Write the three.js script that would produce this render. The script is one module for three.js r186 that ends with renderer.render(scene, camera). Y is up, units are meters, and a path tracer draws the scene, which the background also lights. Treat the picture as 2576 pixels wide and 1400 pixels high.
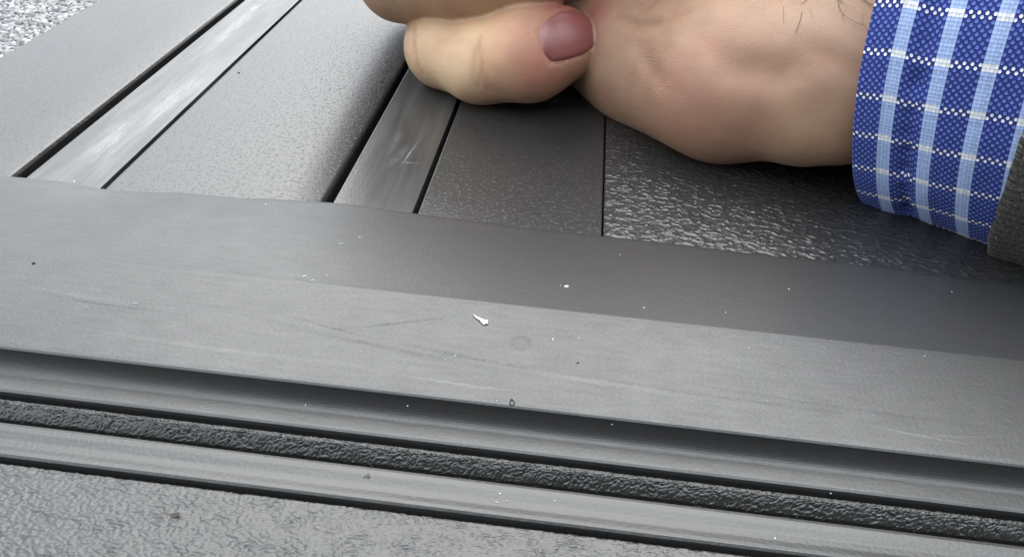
import * as THREE from 'three';
import { RoundedBoxGeometry } from 'three/addons/geometries/RoundedBoxGeometry.js';
import { mergeGeometries } from 'three/addons/utils/BufferGeometryUtils.js';

// ---------------------------------------------------------------- camera, sky, sun, exposure
const scene = new THREE.Scene();
const MM = 0.001;
// the cover's top is y = 0; x runs along the rail, slats run along -z. EYE, and the camera's axes in the world:
const EYE = new THREE.Vector3(0, 70, 0);                                   // mm
const AX = { r: [0.99312, 0.05556, -0.10534], u: [-0.10692, 0.80385, -0.58516], b: [0.05214, 0.59238, 0.80396] };
const FOCAL = 2000;                                                        // for a picture 2576 units wide
const camera = new THREE.PerspectiveCamera(2 * Math.atan(700 / FOCAL) * 180 / Math.PI, 1024 / 556, 0.004, 200);
camera.position.copy(EYE).multiplyScalar(MM);
camera.up.set(...AX.u);
camera.lookAt(EYE.x * MM - AX.b[0], EYE.y * MM - AX.b[1], EYE.z * MM - AX.b[2]);

const SKY_W = 128, SKY_H = 64, sky = new Float32Array(SKY_W * SKY_H * 4);
for (let j = 0; j < SKY_H; j++) for (let i = 0; i < SKY_W; i++) {
  const el = ((j + 0.5) / SKY_H - 0.5) * Math.PI, s = Math.max(0, Math.sin(el));
  const L = (1 + 1.1 * s) / 2.1 * 1.0;                                    // overcast sky, brighter overhead
  sky.set([L * 0.925, L * 1.0, L * 1.085, 1], (j * SKY_W + i) * 4);
}
const skyTex = new THREE.DataTexture(sky, SKY_W, SKY_H, THREE.RGBAFormat, THREE.FloatType);
skyTex.mapping = THREE.EquirectangularReflectionMapping; skyTex.magFilter = THREE.LinearFilter; skyTex.needsUpdate = true;
scene.background = skyTex; scene.environment = skyTex; scene.environmentIntensity = 1;

const sun = new THREE.DirectionalLight(0xfffaf2, 1.5);
sun.position.set(0.1, 0.95, -0.8); sun.target.position.set(0, 0, -0.1);
sun.castShadow = true; sun.shadow.radius = 140; sun.shadow.mapSize.set(2048, 2048);
Object.assign(sun.shadow.camera, { left: -0.4, right: 0.4, top: 0.4, bottom: -0.4, near: 0.1, far: 4 });
scene.add(sun, sun.target);

const renderer = new THREE.WebGLRenderer({ antialias: true });
renderer.setSize(1024, 556);
renderer.toneMapping = THREE.LinearToneMapping;
renderer.toneMappingExposure = 3.45;
renderer.shadowMap.enabled = true;

// ---------------------------------------------------------------- helpers
function rng(seed) { let a = seed >>> 0; return () => { a = (a + 0x6D2B79F5) >>> 0; let t = a; t = Math.imul(t ^ (t >>> 15), t | 1); t ^= t + Math.imul(t ^ (t >>> 7), t | 61); return ((t ^ (t >>> 14)) >>> 0) / 4294967296; }; }
const clamp = (x, a, b) => Math.min(b, Math.max(a, x)), lerp = (a, b, t) => a + (b - a) * t;
const smooth = (a, b, x) => { const t = clamp((x - a) / (b - a), 0, 1); return t * t * (3 - 2 * t); };
function table(pts, x) { if (x <= pts[0][0]) return pts[0][1]; for (let i = 1; i < pts.length; i++) if (x <= pts[i][0]) { const t = (x - pts[i - 1][0]) / (pts[i][0] - pts[i - 1][0]); return lerp(pts[i - 1][1], pts[i][1], t * t * (3 - 2 * t)); } return pts[pts.length - 1][1]; }
const PERM = (() => { const r = rng(77), p = new Uint8Array(512), a = [...Array(256).keys()]; for (let i = 255; i > 0; i--) { const j = Math.floor(r() * (i + 1)); [a[i], a[j]] = [a[j], a[i]]; } for (let i = 0; i < 512; i++) p[i] = a[i & 255]; return p; })();
const GX = new Float32Array(256), GY = new Float32Array(256); for (let i = 0; i < 256; i++) { GX[i] = Math.cos(i / 256 * 2 * Math.PI); GY[i] = Math.sin(i / 256 * 2 * Math.PI); }
const fade = t => t * t * t * (t * (t * 6 - 15) + 10);
function pn(x, y, px, py, seed = 0) {                                       // gradient noise that repeats after px, py; about -0.7 .. 0.7
  const xi = Math.floor(x), yi = Math.floor(y), fx = x - xi, fy = y - yi;
  const x0 = ((xi % px) + px) % px, x1 = (x0 + 1) % px, y0 = ((yi % py) + py) % py, y1 = (y0 + 1) % py;
  const h = (a, b) => PERM[(PERM[(PERM[(a + seed) & 255] + b) & 255] + (a >> 8) * 37 + (b >> 8) * 91 + seed * 13) & 255];
  const g = (k, dx, dy) => GX[k] * dx + GY[k] * dy, u = fade(fx), v = fade(fy);
  return lerp(lerp(g(h(x0, y0), fx, fy), g(h(x1, y0), fx - 1, fy), u), lerp(g(h(x0, y1), fx, fy - 1), g(h(x1, y1), fx - 1, fy - 1), u), v);
}
const n2 = (x, y, seed = 0) => pn(x, y, 4096, 4096, seed);
const n3 = (x, y, z, seed = 0) => (n2(x + 0.37 * z, y - 0.21 * z, seed) + n2(y + 9.1 + 0.3 * x, z - 3.7, seed + 1) + n2(z + 5.3, x - 0.4 * y + 1.9, seed + 2)) / 1.8;
function bytes(w, h, f, srgb) {                                             // f(u, v) gives a number or [r, g, b] in 0 .. 1
  const d = new Uint8Array(w * h * 4);
  for (let j = 0; j < h; j++) for (let i = 0; i < w; i++) {
    const c = f((i + 0.5) / w, (j + 0.5) / h), k = (j * w + i) * 4, one = typeof c === 'number';
    for (let q = 0; q < 3; q++) d[k + q] = Math.round(255 * clamp(one ? c : c[q], 0, 1));
    d[k + 3] = 255;
  }
  const t = new THREE.DataTexture(d, w, h); t.wrapS = t.wrapT = THREE.RepeatWrapping; t.magFilter = THREE.LinearFilter; t.minFilter = THREE.LinearMipmapLinearFilter; t.generateMipmaps = true;
  if (srgb) t.colorSpace = THREE.SRGBColorSpace;
  t.needsUpdate = true; return t;
}
const rep = (t, x, y, rot = 0) => { const c = t.clone(); c.repeat.set(x, y); c.rotation = rot; c.needsUpdate = true; return c; };
const toS = c => c <= 0.0031308 ? c * 12.92 : 1.055 * Math.pow(c, 1 / 2.4) - 0.055;   // linear to sRGB, for colour maps
const taken = {};
function numbered(n) { const k = taken[n] = (taken[n] ?? -1) + 1; return k ? `${n}_${String(k).padStart(3, '0')}` : n; }
function mesh(name, geo, mat, parent) { geo.scale(MM, MM, MM); const m = new THREE.Mesh(geo, mat); m.castShadow = m.receiveShadow = true; m.name = parent ? name : numbered(name); (parent || scene).add(m); return m; }
function tag(o, label, category, group) { Object.assign(o.userData, { label, category }); if (group) o.userData.group = group; return o; }
function thing(name, label, category, at = [0, 0, 0], group) { const g = new THREE.Group(); g.name = numbered(name); g.position.set(...at).multiplyScalar(MM); scene.add(g); return tag(g, label, category, group); }
// a point on a line of sight, given in picture units and the depth in mm: only used to find where things stand
function sight(px, py, D) { const a = (px - 1288) / FOCAL, b = -(py - 700) / FOCAL; return new THREE.Vector3(EYE.x + D * (AX.r[0] * a + AX.u[0] * b - AX.b[0]), EYE.y + D * (AX.r[1] * a + AX.u[1] * b - AX.b[1]), EYE.z + D * (AX.r[2] * a + AX.u[2] * b - AX.b[2])); }

// ---------------------------------------------------------------- textures and materials (tiles of 60 mm)
const fineH = bytes(2048, 2048, (u, v) => {                                // sparse short wriggles on a nearly flat ground
  const w = 0.012 * pn(u * 40, v * 40, 40, 40, 5), x = u + w, y = v - w;
  const a = pn(x * 130, y * 130, 130, 130, 1), b = pn(x * 300, y * 300, 300, 300, 2), c = pn(u * 90, v * 90, 90, 90, 3);
  return 0.3 + 0.62 * Math.exp(-Math.pow(a / 0.12, 2)) * smooth(0.02, 0.3, c) + 0.16 * b;
});
const smoothH = bytes(1024, 1024, (u, v) => 0.5 + 0.5 * pn(u * 120, v * 120, 120, 120, 31) + 0.3 * pn(u * 240, v * 240, 240, 240, 32) + 0.25 * pn(u * 14, v * 40, 14, 40, 33));
const mottle = (base, amp, seed, tint = [1, 1, 1]) => bytes(1024, 1024, (u, v) => {
  let k = 1 + amp * (0.25 * pn(u * 9, v * 9, 9, 9, seed) + 0.5 * pn(u * 37, v * 37, 37, 37, seed + 1) + 0.9 * pn(u * 170, v * 170, 170, 170, seed + 2));
  const f = pn(u * 230, v * 230, 230, 230, seed + 3); if (f > 0.52) k += 1.4; 
  return tint.map(t => toS(base * t * k));
}, true);
const BLACK = 0.018;
const plasticMap = mottle(BLACK, 0.5, 41, [1.0, 0.99, 0.985]);
function plastic(bump, scale, rough, o = {}) { return new THREE.MeshPhysicalMaterial({ map: rep(plasticMap, 1 / 0.06, 1 / 0.06), bumpMap: rep(bump, 1 / 0.06, 1 / 0.06, o.rot || 0), bumpScale: scale, roughness: rough, ior: o.ior || 1.62, ...(o.more || {}) }); }
const M = {
  slat: plastic(fineH, 0.00006, 0.35),
  wavy: plastic(smoothH, 0.00002, 0.36),
  cap: plastic(smoothH, 0.00002, 0.42),
  gapSheet: new THREE.MeshStandardMaterial({ color: new THREE.Color().setRGB(0.012, 0.012, 0.012), roughness: 0.9 }),
};

// ---------------------------------------------------------------- ground far below, seen past the cover's end
{
  const gt = bytes(1024, 1024, (u, v) => { const a = pn(u * 60, v * 60, 60, 60, 51), b = pn(u * 130, v * 130, 130, 130, 52), k = 0.16 + 0.16 * a + 0.16 * b; return [toS(k * 1.0), toS(k), toS(k * 1.0)]; }, true);
  const g = new THREE.PlaneGeometry(80000, 80000); g.rotateX(-Math.PI / 2); g.translate(0, -1200, -6000);
  const m = mesh('ground', g, new THREE.MeshStandardMaterial({ map: rep(gt, 60, 60), roughness: 0.95 })); m.userData.kind = 'structure';
  const r = rng(5), pg = new THREE.IcosahedronGeometry(1, 1), p = pg.attributes.position;
  for (let i = 0; i < p.count; i++) { const k = 1 + 0.35 * n3(p.getX(i) * 1.3, p.getY(i) * 1.3, p.getZ(i) * 1.3, 6); p.setXYZ(i, p.getX(i) * k, p.getY(i) * k * 0.7, p.getZ(i) * k); }
  pg.computeVertexNormals(); pg.scale(MM, MM, MM);
  const N = 26000, im = new THREE.InstancedMesh(pg, new THREE.MeshStandardMaterial({ roughness: 0.85 }), N), o = new THREE.Object3D(), c = new THREE.Color();
  for (let i = 0; i < N; i++) {
    o.position.set(-4200 + r() * 2700, -1200 + r() * 5, -5400 + r() * 3000).multiplyScalar(MM); o.rotation.set(r() * 0.5, r() * 6.3, r() * 0.5); const s = 7 + 10 * r() * r(); o.scale.set(s * (0.8 + 0.6 * r()), s, s * (0.8 + 0.5 * r())); o.updateMatrix(); im.setMatrixAt(i, o.matrix);
    const t = r(), k = 0.09 + 0.22 * t; im.setColorAt(i, t > 0.93 ? c.setRGB(k * 1.06, k * 0.92, k * 0.9) : c.setRGB(k, k, k * 1.01));
  }
  im.name = 'gravel'; im.userData = { kind: 'stuff', label: 'pale grey gravel covering the ground past the cover', category: 'gravel' }; im.castShadow = im.receiveShadow = true; scene.add(im);
}

// ---------------------------------------------------------------- the slatted cover
function uvMetres(g, f) { const p = g.attributes.position, uv = new Float32Array(p.count * 2); for (let i = 0; i < p.count; i++) { const [a, b] = f(p.getX(i), p.getY(i), p.getZ(i)); uv[2 * i] = a * MM; uv[2 * i + 1] = b * MM; } g.setAttribute('uv', new THREE.BufferAttribute(uv, 2)); return g; }
function slab(x0, x1, z0, z1, top, thick, radius, seg = 4) { const g = new RoundedBoxGeometry(x1 - x0, thick, z1 - z0, seg, radius); g.translate((x0 + x1) / 2, top - thick / 2, (z0 + z1) / 2); return uvMetres(g, (x, y, z) => [x + y * 0.3, -z + y]); }
// a slab whose top is a real relief: fine where the grain can be told apart, coarse and plain beyond
function lines(lo, hi, fineLo, fineHi, fine, coarse) { const a = []; let x = lo; while (x < hi - 1e-6) { a.push(x); x += x >= fineLo - 1e-6 && x < fineHi ? fine : x < fineLo ? Math.min(coarse, fineLo - x) : coarse; } a.push(hi); return a; }
function relief(xs, zs, top, thick, radius, h, fx, fz) {
  const nx = xs.length, nz = zs.length, pos = [], uv = [], idx = [], x0 = xs[0], x1 = xs[nx - 1], z0 = zs[0], z1 = zs[nz - 1];
  const drop = d => d < radius ? radius - Math.sqrt(Math.max(0, radius * radius - (radius - d) * (radius - d))) : 0;
  const add = (x, y, z) => { pos.push(x, y, z); uv.push((x + 0.3 * (y - top)) * MM, -(z - (y - top)) * MM); return pos.length / 3 - 1; };
  for (const z of zs) for (const x of xs) {
    const inside = Math.min(smooth(fx[0] - 3, fx[0], x), 1 - smooth(fx[1], fx[1] + 3, x), smooth(fz[0] - 3, fz[0], z), 1 - smooth(fz[1], fz[1] + 3, z)), d = drop(Math.min(x - x0, x1 - x)) + drop(Math.min(z - z0, z1 - z));
    add(x, top - Math.min(d, radius) + (inside > 0 ? inside * h(x, z) : 0), z);
  }
  for (let j = 0; j < nz - 1; j++) for (let i = 0; i < nx - 1; i++) { const a = j * nx + i; idx.push(a, a + nx, a + 1, a + 1, a + nx, a + nx + 1); }
  const rim = []; for (let i = 0; i < nx; i++) rim.push(i); for (let j = 1; j < nz; j++) rim.push(j * nx + nx - 1); for (let i = nx - 2; i >= 0; i--) rim.push((nz - 1) * nx + i); for (let j = nz - 2; j > 0; j--) rim.push(j * nx);
  const up = rim.map(k => add(pos[3 * k], pos[3 * k + 1], pos[3 * k + 2])), low = rim.map(k => add(pos[3 * k], top - thick, pos[3 * k + 2]));
  for (let k = 0; k < rim.length; k++) { const n = (k + 1) % rim.length; idx.push(up[k], up[n], low[k], up[n], low[n], low[k]); }
  const c = add((x0 + x1) / 2, top - thick, (z0 + z1) / 2); for (let k = 0; k < rim.length; k++) idx.push(low[k], low[(k + 1) % rim.length], c);
  const g = new THREE.BufferGeometry(); g.setAttribute('position', new THREE.Float32BufferAttribute(pos, 3)); g.setAttribute('uv', new THREE.Float32BufferAttribute(uv, 2)); g.setIndex(idx); g.computeVertexNormals(); return g;
}
const wavyGrain = (x, z) => {                                               // long wavering ridges
  const w = n2(x * 0.35, z * 0.5, 111), w2 = n2(x * 1.0, z * 1.0, 112), X = x + 0.5 * w2, Z = z - 0.12 * x + 0.9 * w + 0.3 * w2;
  const a = n2(X * 0.34, Z * 0.66, 113), b = n2(X * 0.6 + 9, Z * 1.25, 114);
  return 0.15 * Math.exp(-Math.pow(a / 0.085, 2)) + 0.09 * Math.exp(-Math.pow(b / 0.1, 2)) + 0.03 * n2(x * 2.6, z * 2.6, 115);
};
const crackGrain = (x, z, f = 1) => {                                        // close wrinkles with creases between
  x *= f; z *= f; const w = n2(x * 0.42, z * 0.42, 121), w2 = n2(x * 1.2, z * 1.2, 122), w3 = n2(x * 1.2 + 5, z * 1.2, 123), X = x + 0.6 * w + 0.3 * w2, Z = z - 0.1 * x + 0.28 * w3 - 0.25 * w;
  const a = Math.abs(n2(X * 0.75, Z * 2.0, 124)), b = Math.abs(n2(X * 1.2 + 7, Z * 2.9, 125)), m = 0.55 + 0.9 * n2(x * 0.3, z * 0.5, 126);
  return -0.14 * clamp(m, 0.1, 1) * Math.exp(-Math.pow(a / 0.15, 2)) - 0.06 * Math.exp(-Math.pow(b / 0.17, 2)) + 0.03 * n2(x * 4, z * 4, 127);
};
const cover = thing('bed_cover', 'black slatted bed cover with smooth hinge strips between grained slats', 'bed cover', [0, -6, -108]);
const onCover = (name, g, m) => { g.translate(0, 6, 108); return mesh(name, g, m, cover); };
const ZB = -430, ZF = -101;
const crowned = (x0, x1, roll = 0.95) => relief(lines(x0, x1, x0, x1, 0.2, 1), lines(ZB, ZF, ZB, ZB, 1, 20), 0, 6, 0.6, x => -roll * Math.pow(clamp((x - x1 + 9) / 9, 0, 1), 2.2), [-1e4, 1e4], [-1e4, 1e4]);   // slats roll off along one edge
onCover('slat', crowned(-125, -92.8, 0.35), M.slat);
onCover('slat', crowned(-75.9, -40.1), M.slat);
onCover('slat', slab(-23.5, 7.02, ZB, ZF, 0, 6, 0.35), M.slat);
onCover('embossed_panel', relief(lines(7.25, 230, 7.25, 82, 0.16, 4), lines(ZB, ZF, -165, -104, 0.16, 6), 0.06, 6, 0.3, wavyGrain, [-20, 80], [-163, -90]), M.wavy).userData.label = 'dark panel with a coarse leather-like embossed grain';
{ // hinge strips: smooth rubber with chalky rubbed streaks
  function strip(x0, x1, seed, chalk, marks) {
    const t = bytes(512, 2048, (u, v) => {
      const x = x0 + u * (x1 - x0), z = ZB + v * (ZF - ZB);
      const st = 0.5 + 0.8 * pn(u * 5, v * 9, 5, 9, seed) + 0.5 * pn(u * 14, v * 30, 14, 30, seed + 1);
      let k = 0.03 * (1 + 0.25 * pn(u * 90, v * 1800, 90, 1800, seed + 2)) + chalk * Math.max(0, st - 0.25) * 0.07;
      for (const [mx, mz, w, l, a, turn] of marks) { const c = Math.cos(turn), s = Math.sin(turn), dx = (x - mx) * c - (z - mz) * s, dz = (x - mx) * s + (z - mz) * c; const e = Math.exp(-dx * dx / w / w - dz * dz / l / l); if (e > 0.02) k += a * e * clamp(0.5 + 0.7 * pn(x * 1.6, z * 0.22, 4096, 4096, seed + 3) + 0.5 * pn(x * 5, z * 0.8, 4096, 4096, seed + 4), 0, 1.3); }
      return [toS(k), toS(k * 1.0), toS(k * 0.97)];
    }, true);
    const g = slab(x0, x1, ZB, ZF, -0.35, 5.6, 0.18, 3), p = g.attributes.position, uv = g.attributes.uv;
    for (let i = 0; i < p.count; i++) uv.setXY(i, (p.getX(i) - x0) / (x1 - x0), (p.getZ(i) - ZB) / (ZF - ZB));
    t.wrapS = t.wrapT = THREE.ClampToEdgeWrapping;
    onCover('hinge_strip', g, new THREE.MeshPhysicalMaterial({ map: t, bumpMap: rep(smoothH, (x1 - x0) / 60, (ZF - ZB) / 60), bumpScale: 0.00002, roughness: 0.28, ior: 1.62 }));
  }
  strip(-90.3, -76.9, 61, 1.0, [[-85, -186, 1.2, 18, 0.12, 0.02], [-82, -142, 1.9, 9, 0.09, 0.1], [-80, -150, 1.6, 11, 0.08, 0], [-84, -128, 1.5, 8, 0.1, 0.12], [-83, -120, 2.8, 6, 0.05, 0.3], [-86, -205, 1.0, 12, 0.08, 0]]);
  strip(-38.1, -24.5, 71, 0.35, [[-29.3, -131, 0.13, 3.2, 0.5, -0.12], [-31.2, -129.5, 0.7, 3.2, 0.09, -0.2], [-28.5, -127.6, 1.4, 0.15, 0.2, 0.1], [-33, -135, 0.8, 4, 0.05, 0]]);
}
onCover('backing_sheet', slab(-124, 225, ZB + 1, ZF - 1, -6.2, 1.2, 0.3, 2), M.gapSheet);

// ---------------------------------------------------------------- the guide rail along the cover's edge
const RAIL = [-230, 230];
const edgeZ = x => table([[-230, -106], [-93, -106.3], [-77, -106.5], [-58, -108.4], [-39, -109.7], [-24, -109.1], [7, -108.5], [38, -108], [73, -107], [230, -105]], x) + 0.25 * n2(x * 0.21, 3.3, 3) + 0.08 * n2(x * 1.3, 7.7, 4);
const flap = x => 0.9 * smooth(-70, -84, x) + 0.35 * Math.exp(-Math.pow((x + 30) / 8, 2)) + 0.14 * n2(x * 0.12, 1.5, 8);   // how far the thin edge stands off the slats
const swell = x => 0.5 * Math.exp(-Math.pow((x + 62) / 14, 2)) - 0.45 * Math.exp(-Math.pow((x + 88) / 12, 2));                // shallow waves in the flap
const LIP = [...Array(11)].map((_, i) => { const a = i / 10 * Math.PI / 2; return [-65.25 - 1.6 * Math.cos(a), 1.74 - 2.84 * Math.sin(a)]; });   // the hollow below the lip
function railTop(s, x) {                                                    // s from 0 (edge on the slats) to 1 (groove): [z, y]
  const e = edgeZ(x), f = flap(x);
  const K = [[e, 0.25 + 0.55 * 0 + f], [e + 0.25, 0.62 + f], [e + 1.2, 0.85 + f * 0.95], [e + 8, 1.75 + 0.6 * f + 0.6 * swell(x)], [e + 16, 2.7 + 0.25 * f + 0.5 * swell(x)], [-84.9, 3.56], [-84.1, 3.66], [-83.2, 3.59], [-76, 2.9], [-70, 2.28], [-67.6, 2.03], [-67.1, 1.94], ...LIP, [-63.1, -1.12], [-62.75, -1.3], [-62.65, -1.8], [-62.65, -6]];
  const c = Math.min(s, 0.99999) * (K.length - 1), i = Math.floor(c), t = c - i;
  return [lerp(K[i][0], K[i + 1][0], t), lerp(K[i][1], K[i + 1][1], t)];
}
function sweep(nx, x0, x1, ns, at, close, v60) {                            // a closed section carried along x, with caps
  const pos = [], uv = [], idx = [], n = ns + 1 + close.length;
  for (let i = 0; i <= nx; i++) {
    const x = lerp(x0, x1, i / nx); let arc = 0, last = null;
    for (let k = 0; k < n; k++) {
      const [z, y] = k <= ns ? at(k / ns, x) : close[k - ns - 1](x);
      if (last) arc += Math.hypot(z - last[0], y - last[1]); last = [z, y];
      pos.push(x, y, z); uv.push(x * MM, (v60 === 'z' ? z - 0.9 * (Math.min(y, 1.9) - 1.9) : arc) * MM);
    }
  }
  for (let i = 0; i < nx; i++) for (let k = 0; k < n; k++) { const a = i * n + k, b = i * n + (k + 1) % n, c = a + n, d = b + n; idx.push(a, b, c, b, d, c); }
  for (const i of [0, nx]) { for (let k = 1; k < n - 1; k++) idx.push(i * n, i * n + (i ? k + 1 : k), i * n + (i ? k : k + 1)); }
  const g = new THREE.BufferGeometry(); g.setAttribute('position', new THREE.Float32BufferAttribute(pos, 3)); g.setAttribute('uv', new THREE.Float32BufferAttribute(uv, 2)); g.setIndex(idx); g.computeVertexNormals(); return g;
}
const railZ = 60;
// scuffs, rubbed arcs and a round water mark, where the photograph has them: [x, z, half length, half width, turn, strength]
const SCUFFS = [[-19, -78.5, 6, 0.18, -0.32, -0.3], [-27, -76, 5, 0.16, 0.2, -0.28], [-21, -74, 14, 0.35, 0.12, -0.18], [-8, -73.6, 8, 0.3, 0.10, -0.22], [6, -72.2, 10, 0.3, 0.05, 0.22], [-58, -75.8, 6, 0.14, 0.05, -0.45], [-63, -77, 8, 0.25, 0.08, 0.2], [22, -72, 16, 0.25, 0.03, -0.18], [38, -72.5, 18, 0.2, 0.04, -0.2], [-40, -70.5, 16, 0.3, 0.02, 0.2], [45, -69.6, 5, 0.14, 0.1, 0.5], [50, -70.2, 4, 0.12, -0.1, 0.45], [-10, -69.4, 6, 0.16, 0.03, 0.4]];
const railRough = new Float32Array(2048 * 1024);
const railMap = bytes(2048, 1024, (u, v) => {
  const x = -105 + u * 210, z = -112 + v * 60;
  let k = 1 + 0.18 * pn(u * 11, v * 5, 11, 5, 81) + 0.16 * pn(u * 60, v * 17, 60, 17, 82) + 0.38 * pn(u * 560, v * 170, 560, 170, 83) + 0.22 * pn(u * 46, v * 90, 46, 90, 84);
  const f = pn(u * 700, v * 200, 700, 200, 85); if (f > 0.56) k += 2.2; if (f < -0.56) k -= 0.5;
  for (const [sx, sz, l, w, turn, a] of SCUFFS) { const c = Math.cos(turn), s = Math.sin(turn), dx = (x - sx) * c + (z - sz) * s, dz = -(x - sx) * s + (z - sz) * c + 0.02 * dx * dx / l; const e = Math.exp(-dx * dx / l / l - dz * dz / w / w); if (e > 0.02) k += a * 2.2 * e * clamp(0.8 + 1.4 * n2(dx * 1.4, dz * 6, 86), 0.1, 1.6); }
  const rd = Math.hypot(x + 3.3, (z + 77.3) * 1.05); k -= 0.35 * Math.exp(-Math.pow((rd - 1.15) / 0.3, 2)) * (0.8 + 0.8 * n2(x * 2, z * 2, 87)) + 0.12 * (rd < 1.2 ? 1 : 0);
  railRough[Math.floor(v * 1024) * 2048 + Math.floor(u * 2048)] = clamp(0.45 + 0.16 * (1 - k), 0.3, 0.62);
  return [toS(BLACK * 1.15 * k), toS(BLACK * 1.15 * k), toS(BLACK * 1.15 * k * 1.0)];
}, true);
const railRoughMap = bytes(2048, 1024, (u, v) => railRough[Math.floor(v * 1024) * 2048 + Math.floor(u * 2048)]);
railMap.wrapS = railMap.wrapT = railRoughMap.wrapS = railRoughMap.wrapT = THREE.MirroredRepeatWrapping;
const rail = thing('guide_rail', 'wide matte grey-black guide rail with a raised crease, beside the slats', 'rail', [0, -5, -84]);
{
  const g = sweep(360, RAIL[0], RAIL[1], 210, railTop, [x => [-66, -6], x => [-68.5, -1.4], x => [-100.5, -0.6 + 0.5], x => [edgeZ(x) + 1.5, 0.2 + flap(x)]], 'z');
  g.translate(0, 5, 84);
  const m = new THREE.MeshPhysicalMaterial({ map: railMap, bumpMap: rep(smoothH, 1 / 0.06, 1 / 0.06), bumpScale: 0.00002, roughness: 1, roughnessMap: railRoughMap, ior: 1.62 });
  m.map.repeat.set(1 / 0.210, 1 / 0.060); m.map.offset.set(0.5, 112 / 60); railRoughMap.repeat.copy(m.map.repeat); railRoughMap.offset.copy(m.map.offset);
  mesh('rail_body', g, m, rail);
}
// ---------------------------------------------------------------- rubber seal lying in the groove
{
  const at = (s, x) => { const K = [[-62.05, -6], [-62.0, -2.3], [-61.85, -1.7], [-61.55, -1.3], [-61.3, -1.16], [-61.0, -1.16], [-60.75, -1.36], [-60.25, -1.85], [-59.7, -2.5], [-59.5, -3.1], [-59.45, -6]]; const c = Math.min(s, 0.99999) * (K.length - 1), i = Math.floor(c), t = c - i; const w = 0.07 * n2(x * 0.25, 4.4, 9) + 0.05 * n2(x * 1.1, s * 3, 10); return [lerp(K[i][0], K[i + 1][0], t) + 0.4 * w, lerp(K[i][1], K[i + 1][1], t) + (s > 0.05 && s < 0.95 ? w : 0)]; };
  const at2 = (s, x) => { const [z, y] = at(s, x); return s > 0.08 && s < 0.92 ? [z, y + 1.5 * crackGrain(x, s * 6.5, 1.5)] : [z, y]; };
  const g = sweep(1700, -85, 85, 60, at2, []);
  const m = new THREE.MeshPhysicalMaterial({ color: new THREE.Color().setRGB(0.011, 0.011, 0.0105), bumpMap: rep(smoothH, 1 / 0.06, 1 / 0.06), bumpScale: 0.00003, roughness: 0.3, ior: 1.6 });
  tag(mesh('rubber_seal', g, m), 'black wrinkled rubber seal lying in the groove below the rail', 'seal');
}
// ---------------------------------------------------------------- the truck's bed rail: trim strip and grained cap
const bed = thing('bed_rail', 'black bed rail with a smooth trim strip and a leather-grained cap', 'bed rail', [0, -20, -40]);
{
  const at = (s, x) => { const K = [[-58.95, -6], [-58.95, -2.45], [-58.75, -2.1], [-58.3, -1.98], [-57.6, -2.05], [-56.6, -2.3], [-55.7, -2.28], [-54.9, -2.1], [-54.4, -2.05], [-54.12, -2.3], [-54.05, -2.9], [-54.05, -6]]; const c = Math.min(s, 0.99999) * (K.length - 1), i = Math.floor(c), t = c - i; return [lerp(K[i][0], K[i + 1][0], t), lerp(K[i][1], K[i + 1][1], t) + 0.03 * n2(x * 0.08, 2.2, 14)]; };
  const g = sweep(300, RAIL[0], RAIL[1], 66, at, [], 'z'); g.translate(0, 20, 40);
  const t = bytes(2048, 256, (u, v) => { const z = -60 + v * 8; let k = 1.15 + 0.35 * pn(u * 20, v * 12, 20, 12, 91) + 0.3 * pn(u * 500, v * 40, 500, 40, 92) + 0.25 * pn(u * 8, v * 30, 8, 30, 93); const zz = z + 57.1 + 0.12 * n2(u * 60, 1, 94); k -= 0.55 * Math.exp(-zz * zz / 0.012) * smooth(-0.35, 0.2, n2(u * 40, 8, 95)); return [toS(BLACK * 1.15 * k), toS(BLACK * 1.15 * k), toS(BLACK * 1.12 * k)]; }, true);
  t.repeat.set(1 / 0.2, 1 / 0.008); t.offset.set(0.5, 60 / 8);
  mesh('trim_strip', g, new THREE.MeshPhysicalMaterial({ map: t, bumpMap: rep(smoothH, 1 / 0.06, 1 / 0.06), bumpScale: 0.00003, roughness: 0.43, ior: 1.62 }), bed);
  const cap = relief(lines(RAIL[0], RAIL[1], -66, 40, 0.11, 4), lines(-53.3, 60, -53.3, -38, 0.1, 5), -2.05, 12, 0.45, crackGrain, [-64, 38], [-90, -40]); cap.translate(0, 20, 40);
  mesh('cap', cap, M.cap, bed);
  const base = slab(RAIL[0], RAIL[1], -100, -53.4, -6.1, 10, 0.4, 2); base.translate(0, 20, 40);
  mesh('groove_floor', base, M.gapSheet, bed);
}
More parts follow.
